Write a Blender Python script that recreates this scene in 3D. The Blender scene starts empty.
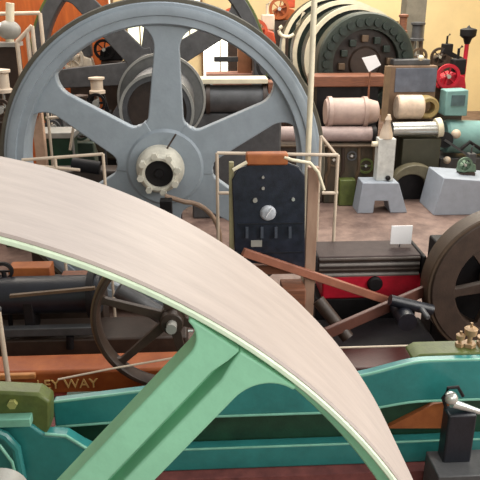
import bpy, bmesh, math, random
from mathutils import Vector, Matrix
random.seed(7)
S = bpy.context.scene
COL = S.collection
F, PITCH, YAW, H = 655.0, math.radians(20.4), 0.055, 4.0
sa, ca, sp, cp = math.sin(YAW), math.cos(YAW), math.sin(PITCH), math.cos(PITCH)
RIGHT = Vector((ca, -sa, 0)); FWD = Vector((sa*cp, ca*cp, -sp)); UP = Vector((sa*sp, ca*sp, cp))

def P(px, py, y):
    """world point on the vertical plane y, measured on the photograph"""
    d = FWD + RIGHT*((px-240)/F) - UP*((py-240)/F)
    return Vector((0, 0, H)) + d*(y/d.y)
def PZ(px, py, z):
    d = FWD + RIGHT*((px-240)/F) - UP*((py-240)/F)
    return Vector((0, 0, H)) + d*((z-H)/d.z)
def ppm(y, z=1.5):
    return F/(y*ca*cp + (H-z)*sp)

# ------------------------------------------------------------ materials
def s2l(c):
    return tuple(((v/255)/12.92 if v/255 <= .04045 else (((v/255)+.055)/1.055)**2.4) for v in c) + (1,)
MATS = {}
def mat(name, rgb, rough=.5, metal=0, var=.18, scale=6, rgb2=None, stretch=None, bump=.15, spec=.5, emit=0):
    if name in MATS: return MATS[name]
    m = bpy.data.materials.new(name); m.use_nodes = True
    nt = m.node_tree; N = nt.nodes; L = nt.links
    b = N['Principled BSDF']
    b.inputs['Roughness'].default_value = rough; b.inputs['Metallic'].default_value = metal
    b.inputs['Specular IOR Level'].default_value = spec
    tc = N.new('ShaderNodeTexCoord'); mp = N.new('ShaderNodeMapping')
    L.new(tc.outputs['Object'], mp.inputs['Vector'])
    if stretch: mp.inputs['Scale'].default_value = stretch
    nz = N.new('ShaderNodeTexNoise'); nz.inputs['Scale'].default_value = scale; nz.inputs['Detail'].default_value = 6
    nz.inputs['Roughness'].default_value = .65
    L.new(mp.outputs['Vector'], nz.inputs['Vector'])
    r = N.new('ShaderNodeValToRGB'); r.color_ramp.elements[0].position = .33; r.color_ramp.elements[1].position = .68
    c1 = s2l(rgb); c2 = s2l(rgb2) if rgb2 else tuple(min(1, v*(1+var)) for v in c1[:3])+(1,)
    c0 = c1 if rgb2 else tuple(v*(1-var) for v in c1[:3])+(1,)
    r.color_ramp.elements[0].color = c0; r.color_ramp.elements[1].color = c2
    L.new(nz.outputs['Fac'], r.inputs['Fac']); L.new(r.outputs['Color'], b.inputs['Base Color'])
    if bump:
        bp = N.new('ShaderNodeBump'); bp.inputs['Strength'].default_value = bump; bp.inputs['Distance'].default_value = .01
        n2 = N.new('ShaderNodeTexNoise'); n2.inputs['Scale'].default_value = scale*8
        L.new(mp.outputs['Vector'], n2.inputs['Vector']); L.new(n2.outputs['Fac'], bp.inputs['Height']); L.new(bp.outputs['Normal'], b.inputs['Normal'])
    if emit:
        L.new(r.outputs['Color'], b.inputs['Emission Color']); b.inputs['Emission Strength'].default_value = emit
    MATS[name] = m
    return m
mint = mat('mint_paint', (152, 214, 178), .38, var=.1, scale=4)
mint_lip = mat('mint_edge_highlight', (222, 240, 212), .4, var=.1, scale=9)  # pale tone is the rim's edge highlight put into the colour
belt = mat('worn_belt_steel', (170, 157, 151), .5, var=0, rgb2=(184, 171, 164), scale=4, stretch=(1, 5, 1), bump=.12)
teal = mat('teal_paint', (46, 122, 120), .3, var=.22, scale=2.5)
teal_lip = mat('pale_teal_edge', (120, 176, 156), .35, var=.15)  # paler teal for edges and lips
teal_dark = mat('deep_green_paint_and_shade', (26, 62, 44), .5, var=.3)  # bench green, also the painted shade on the bed web
olive = mat('olive_green_paint', (86, 96, 46), .45, var=.25, scale=7)
olive_lip = mat('worn_olive_edge', (160, 160, 96), .5)
grey = mat('blue_grey_paint', (144, 154, 163), .42, var=.1, scale=3)
greyd = mat('oily_rim_steel', (84, 80, 70), .45, var=.2)
dgrey = mat('dark_grey_iron', (72, 72, 74), .45, var=.25)
lgrey = mat('light_grey_steel', (150, 148, 142), .45, var=.12)
silver = mat('polished_steel', (205, 205, 200), .25, .6, var=.08)
black = mat('black_iron', (22, 19, 21), .6, var=.4, spec=.3)
blued = mat('blue_black_enamel', (26, 28, 36), .4, var=.3)
brown = mat('dark_brown_iron', (58, 44, 36), .5, var=.3)
bronze = mat('brown_olive_iron', (92, 74, 56), .5, var=.25)
wood = mat('weathered_wood', (140, 88, 62), .6, rgb2=(104, 66, 50), scale=5, stretch=(1, 8, 8))
woodo = mat('orange_wood', (176, 104, 56), .55, rgb2=(140, 76, 40), scale=4)
rust = mat('orange_brown_paint', (178, 96, 42), .5, rgb2=(142, 66, 30), scale=3)
pinkpaint = mat('pink_beige_paint', (184, 160, 150), .5, var=.12)
cream = mat('cream_paint', (226, 216, 190), .5, var=.1)
creamp = mat('pale_rail_paint', (208, 190, 170), .5, var=.12)
lettering = mat('cream_letter_paint', (226, 184, 116), .5, var=.1)
red = mat('red_paint', (186, 26, 48), .4, var=.2)
redor = mat('orange_red_paint', (190, 76, 44), .45, var=.25)
white = mat('white_card', (244, 242, 244), .6, var=.02)
plint = mat('blue_grey_plinth_paint', (158, 166, 178), .6, var=.08)
lteal = mat('pale_teal_paint', (120, 160, 158), .45, var=.12)
dgreen = mat('black_green_coils', (28, 40, 34), .45, var=.5, scale=14)
slate = mat('black_slate', (34, 38, 50), .35, var=.45, scale=8)
brass = mat('aged_brass', (164, 134, 100), .45, .15, var=.2)
concrete = mat('stained_concrete', (96, 76, 70), .5, rgb2=(146, 122, 112), scale=3.2, bump=.3)
wallc = mat('cream_plaster', (240, 218, 168), .7, var=.06, scale=1)
walld = mat('brown_timber_lining', (120, 92, 62), .6, var=.2, scale=2, stretch=(4, 1, .5))
orangewall = mat('orange_varnished_boards', (200, 104, 44), .5, rgb2=(164, 78, 34), scale=2, stretch=(5, 1, .6))
brick = mat('red_brick_plinth', (128, 70, 66), .7, rgb2=(94, 48, 48), scale=9)
glow = mat('daylit_window_glass', (250, 250, 238), .3, var=.02, bump=0, emit=2.2)
glowg = mat('daylit_garden_glass', (224, 232, 190), .3, var=.1, bump=0, emit=1.5, rgb2=(250, 246, 226), scale=3)

# ------------------------------------------------------------ object helpers
def thing(name, label, cat, loc=(0, 0, 0), group=None):
    o = bpy.data.objects.new(name, None); COL.objects.link(o); o.location = loc
    o.empty_display_size = .1
    o['label'] = label; o['category'] = cat
    if group: o['group'] = group
    return o
def frame(ax):
    ax = Vector(ax).normalized()
    t = Vector((0, 0, 1)) if abs(ax.z) < .9 else Vector((1, 0, 0))
    e = t.cross(ax).normalized(); g = ax.cross(e)
    return ax, e, g
class MB:
    def __init__(s): s.bm = bmesh.new()
    def box(s, a, b):
        a, b = Vector(a), Vector(b); c = (a+b)/2; d = b-a
        r = bmesh.ops.create_cube(s.bm, size=1)
        bmesh.ops.scale(s.bm, vec=(abs(d.x), abs(d.y), abs(d.z)), verts=r['verts']); bmesh.ops.translate(s.bm, vec=c, verts=r['verts'])
        return s
    def lathe(s, c, ax, prof, n=32, closed=False):
        """prof: (radius, height along ax)"""
        c = Vector(c); ax, e, g = frame(ax); rings = []
        for r, h in prof:
            if r < 1e-5: rings.append([s.bm.verts.new(c+ax*h)])
            else: rings.append([s.bm.verts.new(c+ax*h+(e*math.cos(2*math.pi*k/n)+g*math.sin(2*math.pi*k/n))*r) for k in range(n)])
        pairs = list(zip(rings, rings[1:]))
        if closed: pairs.append((rings[-1], rings[0]))
        for A, B in pairs:
            for k in range(n):
                q = [A[k % len(A)], A[(k+1) % n % len(A)], B[(k+1) % n % len(B)], B[k % len(B)]]
                u = []
                for v in q:
                    if v not in u: u.append(v)
                if len(u) > 2:
                    try: s.bm.faces.new(u)
                    except ValueError: pass
        return s
    def cyl(s, a, b, r, r2=None, n=20, bev=0):
        a, b = Vector(a), Vector(b); L = (b-a).length; r2 = r if r2 is None else r2
        if bev: pr = [(0, 0), (r-bev, 0), (r, bev), (r2, L-bev), (r2-bev, L), (0, L)]
        else: pr = [(0, 0), (r, 0), (r2, L), (0, L)]
        return s.lathe(a, b-a, pr, n)
    def tube(s, pts, r, n=10):
        pts = [Vector(p) for p in pts]; rings = []
        for i, p in enumerate(pts):
            if i == 0: t = pts[1]-p
            elif i == len(pts)-1: t = p-pts[i-1]
            else: t = (pts[i+1]-p).normalized()+(p-pts[i-1]).normalized()
            ax, e, g = frame(t)
            if rings and False: pass
            rings.append([s.bm.verts.new(p+(e*math.cos(2*math.pi*k/n)+g*math.sin(2*math.pi*k/n))*r) for k in range(n)])
        for A, B in zip(rings, rings[1:]):
            for k in range(n): s.bm.faces.new([A[k], A[(k+1) % n], B[(k+1) % n], B[k]])
        s.bm.faces.new(rings[0][::-1]); s.bm.faces.new(rings[-1])
        return s
    def prism(s, poly, d):
        """poly: list of 3-D points of one face, d: extrusion vector"""
        d = Vector(d); A = [s.bm.verts.new(Vector(p)) for p in poly]; B = [s.bm.verts.new(Vector(p)+d) for p in poly]
        s.bm.faces.new(A); s.bm.faces.new(B[::-1]); n = len(A)
        for k in range(n): s.bm.faces.new([A[k], B[k], B[(k+1) % n], A[(k+1) % n]])
        return s
    def beam(s, a, b, w, h):
        """rectangular bar from a to b"""
        a, b = Vector(a), Vector(b); ax, e, g = frame(b-a)
        c = [a+e*w/2*i+g*h/2*j for i, j in ((-1, -1), (1, -1), (1, 1), (-1, 1))]
        return s.prism(c, b-a)
    def ball(s, c, r, sc=(1, 1, 1)):
        q = bmesh.ops.create_uvsphere(s.bm, u_segments=20, v_segments=12, radius=r)
        bmesh.ops.scale(s.bm, vec=sc, verts=q['verts']); bmesh.ops.translate(s.bm, vec=Vector(c), verts=q['verts']); return s
    def build(s, name, m, parent=None, bevel=0, smooth=True, seg=2):
        bm = s.bm; bmesh.ops.recalc_face_normals(bm, faces=bm.faces)
        off = Vector((0, 0, 0)); par = parent
        if parent is None:
            vs = [v.co for v in bm.verts]
            off = Vector(((min(v.x for v in vs)+max(v.x for v in vs))/2, (min(v.y for v in vs)+max(v.y for v in vs))/2, min(v.z for v in vs)))
        else:
            q = parent
            while q is not None: off += q.location; q = q.parent
        bmesh.ops.translate(bm, vec=-off, verts=bm.verts)
        if smooth:
            for f in bm.faces: f.smooth = True
            for e in bm.edges:
                if len(e.link_faces) == 2 and e.calc_face_angle(0) > math.radians(35): e.smooth = False
        me = bpy.data.meshes.new(name); bm.to_mesh(me); bm.free(); me.materials.append(m)
        o = bpy.data.objects.new(name, me); COL.objects.link(o)
        if parent is None: o.location = off
        else: o.parent = parent
        if bevel:
            md = o.modifiers.new('bevel', 'BEVEL'); md.width = bevel; md.segments = seg; md.limit_method = 'ANGLE'; md.angle_limit = math.radians(40)
        return o
def tag(o, label, cat, group=None, kind=None):
    o['label'] = label; o['category'] = cat
    if group: o['group'] = group
    if kind: o['kind'] = kind
    return o
def struct(o):
    o['kind'] = 'structure'; return o
def copytree(o, delta, label=None, parent=None):
    c = o.copy(); COL.objects.link(c)
    if parent is None:
        c.location = o.location+Vector(delta)
        if label: c['label'] = label
    else: c.parent = parent
    for ch in list(o.children): copytree(ch, delta, None, c)
    return c
def text(s, size, loc, parent, m, depth=.006):
    cu = bpy.data.curves.new('lettering', 'FONT'); cu.body = s; cu.size = size; cu.extrude = depth; cu.align_x = 'LEFT'
    t = bpy.data.objects.new('tmp', cu); COL.objects.link(t)
    bpy.context.view_layer.update()
    me = bpy.data.meshes.new_from_object(t.evaluated_get(bpy.context.evaluated_depsgraph_get()))
    bpy.data.objects.remove(t)
    me.transform(Matrix.Rotation(math.pi/2, 4, 'X')); me.transform(Matrix.Translation(Vector(loc)-parent.location))
    me.materials.clear(); me.materials.append(m)
    o = bpy.data.objects.new('lettering', me); COL.objects.link(o); o.parent = parent
    return o

# spoke outline in the wheel plane (local u = radial, v = across), flared at both ends
def spoke_poly(rh, r1, w0, w1, fl0, fl1, n=8):
    up = [(rh*.4, w0/2), (rh-.03, w0/2+fl0)]
    for k in range(n+1):
        b = k/n*math.pi/2
        up.append((rh+fl0*(1-math.cos(b)), w0/2+fl0*(1-math.sin(b))))
    for k in range(n+1):
        b = k/n*math.pi/2
        up.append((r1-.01-fl1+fl1*math.sin(b), w1/2+fl1*(1-math.cos(b))))
    up.append((r1+.02, w1/2+fl1))
    return up + [(u, -v) for u, v in reversed(up)]
def place_poly(poly, c, ang, y):
    ca_, sa_ = math.cos(ang), math.sin(ang)
    return [Vector((c.x+u*ca_-v*sa_, y, c.z+u*sa_+v*ca_)) for u, v in poly]
def wheel(t, c, R, w, rt, hub_r, n, phase, sw0, sw1, sd, m, face_off=.06, fl=.12, hubw=None, edge=None, segs=128, rimdeep=.04, bev=.015, edge_w=.05):
    """flywheel whose front face stands on the plane y=c.y, axis along +y"""
    Y = Vector((0, 1, 0)); ri = R-rt
    ew = edge_w if edge else 0
    MB().lathe(c, Y, [(R-ew-.012, 0), (R-ew, .012), (R-ew, w-.012), (R-ew-.012, w), (ri+.02, w), (ri, w-.03), (ri-rimdeep*.0, w*.6), (ri, .03), (ri+.02, 0)], segs, closed=True).build('rim', m, t)
    rim_o = [o for o in t.children if o.name.startswith('rim')][0]
    if edge:
        MB().lathe(c, Y, [(R-ew, .02), (R-.012, .02), (R, .035), (R, w-.035), (R-.012, w-.02), (R-ew, w-.02)], segs, closed=True).build('tyre_band', edge, rim_o)
    hw = hubw or w
    y0 = c.y+w/2-hw/2
    MB().lathe(Vector((c.x, y0, c.z)), Y, [(0, 0), (hub_r*.9, 0), (hub_r, hub_r*.1), (hub_r, hw-hub_r*.1), (hub_r*.9, hw), (0, hw)], 48).build('hub', m, t)
    for k in range(n):
        a = phase+2*math.pi*k/n
        MB().prism(place_poly(spoke_poly(hub_r, ri+.01, sw0, sw1, fl*.55, fl), c, a, c.y+face_off+(k % 2)*.006), (0, sd, 0)).build('spoke', m, t, bevel=bev, seg=3)

# ------------------------------------------------------------ the hall
XL, XR, YB = -9.0, 12.0, 24.0
struct(MB().box((XL, -2, -.2), (XR, YB, 0)).build('floor', concrete))
wb = MB()
struct(MB().box((XL, YB, 0), (XR, YB+.3, 6.5)).build('wall_back', wallc))
struct(MB().box((XL-.3, -2, 0), (XL, YB+.3, 6.5)).build('wall_left', walld))
struct(MB().box((XR, -2, 0), (XR+.3, YB+.3, 6.5)).build('wall_right', wallc))

exec_windows = [((126, 0), (153, 52), glowg), ((178, 6), (201, 50), glowg), ((203, 30), (237, 82), glow), ((98, 2), (112, 30), glowg)]
for i, (a, b, g) in enumerate(exec_windows):
    A = P(a[0], a[1], YB-.1); B = P(b[0], b[1], YB-.1)
    w = MB(); x0, x1, z1, z0 = A.x, B.x, A.z+.4, B.z
    for q in ((x0-.08, z0-.08, x0, z1+.08), (x1, z0-.08, x1+.08, z1+.08), (x0, z0-.08, x1, z0), (x0, z1, x1, z1+.08), ((x0+x1)/2-.02, z0, (x0+x1)/2+.02, z1)):
        w.box((q[0], YB-.12, q[1]), (q[2], YB, q[3]))
    fr = struct(w.build('window_%d' % (i+1), walld))
    MB().box((x0, YB-.05, z0), (x1, YB-.01, z1)).build('pane', g, fr)
# wooden partition, orange, far left
a = P(-30, 0, 15); b = P(113, 80, 15)
struct(MB().box((a.x-2, 15, 0), (b.x, 15.15, 4.6)).build('wall_partition', orangewall))
# dark lining behind the machines
a = P(246, 0, 23); b = P(404, 0, 23)
struct(MB().box((a.x, 23.4, 0), (b.x, 23.6, 3.2)).build('wall_dado', walld))
pc = P(412, 60, 17)
struct(MB().box((pc.x-.25, 17, 0), (pc.x+.25, 17.5, 6.5)).build('trim_1', mat('grey_column_paint', (116, 110, 98), .6)))
pc2 = P(318, 10, 22)
struct(MB().box((pc2.x-.2, 22, 0), (pc2.x+.2, 22.4, 6.5)).build('trim_2', MATS['grey_column_paint']))

# ------------------------------------------------------------ FOREGROUND FLYWHEEL (mint)
R = 1.8; k = 1.2
cx, cy, cz = -.888*k, 1.114*k, 4-(4-2.156)*k
C = Vector((cx*ca+cy*sa, -cx*sa+cy*ca, cz)); W = .497*k
t = thing('flywheel', 'huge mint green flywheel in the foreground with worn cream belt face', 'flywheel', (C.x, C.y+W/2, 0))
Y = Vector((0, 1, 0))
MB().lathe(C, Y, [(R-.006, .006), (R, .012), (R+.006, W/2), (R, W-.012), (R-.006, W-.006), (R-.012, W-.01), (R-.012, .01)], 256, closed=True).build('belt_face', belt, t)['label'] = 'worn cream steel belt face'
MB().lathe(C, Y, [(R-.008, .004), (R-.012, 0), (R-.021, 0), (R-.025, .006), (R-.025, .05), (R-.012, .05)], 256, closed=True).build('rim_lip', mint_lip, t)['label'] = 'pale worn edge of the rim'
MB().lathe(C, Y, [(R-.013, .012), (R-.024, .012), (R-.024, .1), (R-.034, .105), (R-.07, .108), (R-.076, .12), (R-.06, W-.086), (R-.055, W-.08), (R-.034, W-.075), (R-.03, W-.01), (R-.013, W-.01)], 256, closed=True).build('rim', mint, t)
MB().lathe(C-Y*.1, Y, [(0, 0), (.26, 0), (.28, .02), (.28, W+.18), (.26, W+.2), (0, W+.2)], 48).build('hub', mint, t)
MB().cyl(C-Y*.5, C+Y*(W+.6), .12, n=32).build('axle', lgrey, t)
g1, g2 = P(241, 346, C.y+.03), P(112, 480, C.y+.03)      # the groove between the two flanges of the visible spoke
ang0 = math.atan2(g1.z-g2.z, g1.x-g2.x)
off = (g1.x-C.x)*-math.sin(ang0)+(g1.z-C.z)*math.cos(ang0)
for q in range(6):
    a = ang0+q*math.pi/3
    r0, r1 = .12, math.sqrt((R-.028)**2-off**2)
    def half(sgn, inner, wid, flare):
        pts = [(r0, sgn*inner), (r1-.1, sgn*inner), (r1-.05, sgn*inner*.3), (r1-.01, sgn*inner*.05)]
        o = inner+wid
        edge = lambda v: math.sqrt((R-.03)**2-(off+sgn*v)**2)      # rim radius met at this offset
        pts.append((edge(o+flare), sgn*(o+flare)))
        base = edge(o+flare)-.012
        for j in range(0, 15):
            b = j/14*math.pi/2
            pts.append((base-flare*(1-math.cos(b))*1.1, sgn*(o+flare*(1-math.sin(b)))))
        pts.append((r0, sgn*(o+wid*.12)))
        return [(u, v+off) for u, v in pts]
    MB().prism(place_poly(half(1, .016, .075, .06), C, a, C.y+.008), (0, .085, 0)).build('spoke_flange', mint, t, bevel=.006, seg=3)
    MB().prism(place_poly(half(-1, .016, .062, .10), C, a, C.y+.008), (0, .085, 0)).build('spoke_flange', mint, t, bevel=.006, seg=3)
    MB().prism(place_poly([(r0, off-.03), (r1-.02, off-.03), (r1-.02, off+.03), (r0, off+.03)], C, a, C.y+.08), (0, .12, 0)).build('spoke_web', mint, t)
# ------------------------------------------------------------ TEAL ENGINE BED
yb = 4.2
def bedrow(px, py, y=yb): return P(px, py, y)
t = thing('engine_bed', 'long teal green cast engine bed running behind the mint flywheel', 'engine bed', (.6, yb+.3, 0))
zt = P(250, 381, yb).z; zl = P(250, 415, yb).z; zw = P(250, 446, yb).z; zb = P(250, 467, yb).z
x0 = P(52, 400, yb).x; x1 = 3.2
xs = P(345, 380, yb).x; xs2 = P(430, 360, yb).x; zr = P(450, 361, yb).z
def sstep(a, b, n=10): return [(a[0]+(b[0]-a[0])*i/n, a[1]+(b[1]-a[1])*(3*(i/n)**2-2*(i/n)**3)) for i in range(n+1)]
zA, zB = P(52, 403, yb).z, P(165, 389, yb).z; xB = P(165, 389, yb).x
prof = [(x0, zA), (xB, zB), (P(250, 381, yb).x, zt), (xs, zt)] + sstep((xs, zt), (xs2, zr))[1:] + [(x1, zr)]
low = [(x0, P(52, 427, yb).z), (xB, P(165, 418, yb).z), (P(250, 415, yb).x, zl), (xs, zl)] + sstep((xs, zl), (xs2, P(450, 400, yb).z))[1:] + [(x1, P(450, 400, yb).z)]
MB().prism([(u, yb, v) for u, v in prof]+[(u, yb, v) for u, v in reversed(low)], (0, .09, 0)).build('upper_beam', teal, t, bevel=.012)
MB().tube([(u, yb+.005, v-.004) for u, v in low], .012).build('upper_beam_lip', teal_lip, t)['label'] = 'pale lower edge of the beam'
MB().tube([(u, yb+.01, v) for u, v in prof], .011).build('top_edge', teal_lip, t)['label'] = 'pale upper edge of the beam'
MB().prism([(x0, yb+.09, zb), (x1, yb+.09, zb), (x1, yb+.09, zl+.05), (x0, yb+.09, zl-.05)], (0, .06, 0)).build('web', teal_dark, t)  # web coloured dark as the shade under the upper beam
MB().box((x0, yb-.02, zb), (x1, yb+.09, zw)).build('lower_beam', teal, t, bevel=.015)
MB().tube([(x0, yb-.015, zw), (x1, yb-.015, zw)], .009).build('lower_beam_lip', teal_lip, t)
ws = [xs-.02, xs2]
MB().prism([(u, yb+.09, v) for u, v in ([(xs2-.1, zr-.03), (xs2-.04, zr+.01), (x1, zr+.01), (x1, zr-.05), (xs2-.1, zr-.05)])], (0, .2, 0)).build('top_plate', olive, t, bevel=.01)['label'] = 'olive green top plate'
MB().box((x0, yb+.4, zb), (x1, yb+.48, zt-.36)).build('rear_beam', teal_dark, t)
gx0, gx1 = P(385, 430, yb+.06).x, P(450, 430, yb+.06).x
MB().prism([(gx0, yb+.05, P(400, 432, yb).z), (gx1, yb+.05, P(400, 434, yb).z), (gx1, yb+.05, P(440, 405, yb).z), ((gx0+gx1)/2+.1, yb+.05, P(440, 408, yb).z)], (0, .05, 0)).build('drip_tray', woodo, t)['label'] = 'orange brown tray in the recess'
struct(MB().box((-3, yb-.12, 0), (x1, yb+.75, zb)).build('trim_3', brick))
# left end of bed, olive block and curved bracket
t = thing('bearing_pedestal', 'olive and teal bearing block at the left edge, on the end of the teal bed', 'bearing block', (P(20, 440, 4.05).x, 4.1, 0))
y2 = 3.98
A = P(-40, 384, y2); B = P(50, 421, y2)
MB().prism([P(-40, 390, y2), P(38, 394, y2), P(50, 402, y2), P(50, 428, y2), P(44, 438, y2), P(-40, 436, y2)], (0, .15, 0)).build('cap', olive, t, bevel=.02)
MB().box((P(-40, 421, y2-.08).x, y2-.08, P(30, 427, y2-.08).z), (P(30, 421, y2-.08).x, y2, P(30, 419, y2-.08).z)).build('lip', teal_lip, t, bevel=.006)
poly = [P(-40, 425, y2-.03), P(30, 425, y2-.03), P(45, 436, y2-.03), P(66, 437, y2-.03), P(82, 447, y2-.03), P(110, 460, y2-.03), P(112, 476, y2-.03), Vector((P(112, 476, y2-.03).x, y2-.03, 0)), Vector((P(-40, 476, y2-.03).x, y2-.03, 0))]
MB().prism(poly, (0, .12, 0)).build('bracket', teal, t, bevel=.015)
MB().tube([P(45, 434, y2-.03), P(66, 436, y2-.03), P(84, 447, y2-.03), P(112, 459, y2-.03)], .012).build('bracket_edge', teal_lip, t)
MB().tube([P(-20, 425, y2-.08), P(5, 436, y2-.08), P(16, 448, y2-.08), P(22, 478, y2-.08)], .035).build('oil_pipe', teal, t)
MB().tube([P(-20, 436, y2-.12), P(0, 446, y2-.12), P(12, 462, y2-.12), P(16, 478, y2-.12)], .012).build('oil_pipe', teal_lip, t)
MB().cyl(P(13, 403, y2), P(13, 403, y2)+Vector((0, -.03, 0)), .035, n=6).build('bolt', olive_lip, t)

# oil cups / brass valve on the right end of bed
def oiler(px, py, h, label, s=1.0):
    base = P(px, py, yb+.2); base.z = zr+.01
    t = thing('oil_cup', label, 'oil cup', base, 'brass fittings on the right end of the bed')
    MB().cyl(base, base+Vector((0, 0, .03)), .04*s, n=6).build('nut', brass, t)
    MB().lathe(base, (0, 0, 1), [(0, .03), (.014*s, .03), (.014*s, h*.45), (.035*s, h*.5), (.04*s, h*.75), (.03*s, h*.8), (.01, h*.82), (.01, h), (0, h)], 16).build('cup', brass, t)
oiler(470, 338, .2, 'tall brass oil cup at the right edge on the olive bed plate', 1.3)
oiler(460, 341, .13, 'smaller brass oil cup just left of the tall one on the bed', .9)
oiler(483, 345, .1, 'squat brass oil cup, rightmost on the olive bed plate', 1.3)

# black post with chrome head in front of bed
b = P(460, 470, 3.9)
t = thing('control_stand', 'black box stand with chrome handle in front of the teal bed', 'control stand', (b.x, 3.9, 0))
MB().box((P(446, 440, 3.9).x, 3.9, 0), (P(474, 440, 3.9).x, 4.03, P(446, 416, 3.9).z)).build('post', blued, t, bevel=.015)
MB().cyl(P(452, 403, 3.95), P(480, 412, 3.95), .035, .02).build('chrome_handle', silver, t)
MB().ball(P(451, 398, 3.93), .05).build('knob', silver, t)
MB().tube([P(446, 408, 3.93), P(443, 398, 3.93), P(448, 388, 3.93), P(458, 387, 3.93), P(463, 396, 3.93)], .013).build('guard', black, t)
MB().box((P(436, 475, 3.8).x, 3.75, 0), (P(500, 475, 3.8).x, 4.04, P(446, 472, 3.8).z)).build('foot', dgrey, t, bevel=.01)

# ------------------------------------------------------------ ORANGE ENGINE BASE with lettering, DARK WHEEL
yo = 5.35
zt = P(60, 362, yo).z; zb_ = P(60, 412, yo).z
t = thing('engine_pedestal', 'orange brown engine base with cream painted lettering behind the teal bed', 'engine base', (P(80, 380, yo).x, yo+.2, 0))
MB().box((P(-60, 370, yo).x, yo, 0), (P(215, 370, yo).x, yo+.32, P(60, 371, yo).z)).build('base_casting', rust, t, bevel=.03)
MB().box((P(-60, 372, yo).x, yo-.05, P(20, 377, yo).z), (P(36, 370, yo).x, yo-.001, P(20, 372, yo).z)).build('ledge', mat('tan_ledge_paint', (186, 124, 70), .5), t, bevel=.01)
text('LEY WAY', .135, P(37, 389, yo-.012), t, lettering)
MB().box((P(-60, 400, yo).x, yo-.06, 0), (P(215, 400, yo).x, yo-.001, P(60, 392, yo).z)).build('plinth_course', mat('maroon_paint', (112, 40, 34), .5), t, bevel=.01)

yw = 5.06
c = P(172, 322, yw)
t = thing('spoked_wheel', 'dark brown spoked wheel on the orange base, seen behind the mint spoke', 'flywheel', (c.x, yw+.1, 0))
wheel(t, c, .70, .16, .075, .10, 6, math.radians(42), .085, .06, .05, brown, .05, .04, .26, edge=bronze, edge_w=.02, bev=.008)
MB().cyl(c-Y*.14, c+Y*.9, .045).build('axle', lgrey, t)
MB().cyl(P(188, 331, yw-.08), P(193, 331, yw-.08), .012).build('grease_nipple', silver, t)
# thin handrail rod in front of it
t = thing('guard_rail', 'thin pale guard rail rod crossing in front of the orange base', 'rail', (P(240, 352, 4.98).x, 5.05, 0))
MB().tube([P(58, 379.5, 4.98), P(110, 369, 4.98), P(190, 355, 4.98), P(330, 348, 4.98), P(435, 345, 4.98)], .009).build('rod', creamp, t)
for px, py in ((435, 345), (262, 352)):
    p = P(px, py, 4.98); MB().cyl((p.x, p.y, 0), p, .011).build('post', creamp, t)

# ------------------------------------------------------------ DARK HORIZONTAL ENGINE (left middle)
ye = 6.1
xl, xr = P(-60, 300, ye).x, P(97, 300, ye).x
t = thing('horizontal_engine', 'black horizontal engine with long cylinder at left, behind the orange base', 'engine', ((xl+xr)/2, ye+.3, 0))
zc = P(50, 305, ye).z
MB().lathe((xl, ye+.25, zc), (1, 0, 0), [(0, 0), (.2, 0), (.2, xr-xl), (0, xr-xl)], 32).build('cylinder', blued, t)
MB().lathe((xl, ye+.25, zc), (1, 0, 0), [(.21, .05), (.21, .09), (.25, .1), (.25, .16), (.21, .17)], 32).build('flange', black, t)
MB().lathe((xr-.12, ye+.25, zc), (1, 0, 0), [(.19, 0), (.25, 0), (.25, .07), (.19, .07)], 32).build('flange', black, t)
MB().box((xl, ye, 0), (xr+.9, ye+.5, P(50, 340, ye).z)).build('bed', brown, t, bevel=.02)
MB().box((xl, ye-.03, P(50, 335, ye).z), (xr, ye+.06, P(50, 327, ye).z)).build('slide_bar', dgrey, t, bevel=.01)
MB().box((P(20, 300, ye).x, ye+.05, P(25, 336, ye).z), (P(30, 300, ye).x, ye+.3, zc)).build('bracket', black, t, bevel=.01)
MB().cyl(P(70, 336, ye), P(70, 348, ye), .04).build('drain_cock', black, t)
MB().cyl(P(118, 289, ye+.1), P(166, 318, ye+.1), .09, n=24).build('connecting_rod', dgrey, t)
MB().beam(P(10, 296, ye-.01), P(95, 288, ye-.01), .04, .03).build('valve_rod', bronze, t)
# timber beams above engine
for i, (a, b, h, m_, l) in enumerate([((8, 272), (50, 270), .13, woodo, 'short orange timber block leftmost on top of the black engine'),
                                     ((60, 280), (100, 284), .1, wood, 'brown timber block right of the orange one on the black engine')]):
    A = P(a[0], a[1], 6.75); B = P(b[0], b[1], 6.75); z0 = 0
    tt = MB().box((A.x, 6.75, P(30, 285, 6.75).z), (B.x, 6.95, max(A.z, B.z)+.03)).build('timber_block', m_, None, bevel=.01)
    tag(tt, l, 'timber')
tag(MB().box((P(-40, 285, 6.7).x, 6.68, 0), (P(102, 285, 6.7).x, 7.05, P(30, 285.2, 6.75).z)).build('wall_ledge', brown, None, bevel=.01), 'low dark brown plinth under the timber blocks at left', 'plinth')
p = P(3, 272, 6.4)
t = thing('hand_wheel', 'small black hand wheel at the left edge above the engine', 'hand wheel', (p.x, 6.6, 0))
MB().lathe(p, Y, [(.07, 0), (.1, .01), (.1, .04), (.07, .05)], 24, closed=True).build('rim', black, t)
MB().cyl(p+Y*.02, (p.x, p.y+.02, P(0, 330, 6.4).z-.6), .025).build('stem', black, t)
MB().beam(p+Vector((-.08, .02, 0)), p+Vector((.08, .02, 0)), .02, .02).build('spoke', black, t)
p = P(4, 300, 5.3); q = P(3, 368, 5.2)
t = thing('rail_post', 'thin pale upright post at the left edge before the black engine', 'post', (p.x, p.y, 0))
MB().cyl((p.x, 5.12, 0), (p.x, 5.12, p.z), .022).build('post', creamp, t)
MB().ball((p.x, 5.12, p.z), .03).build('cap', dgrey, t)

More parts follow.
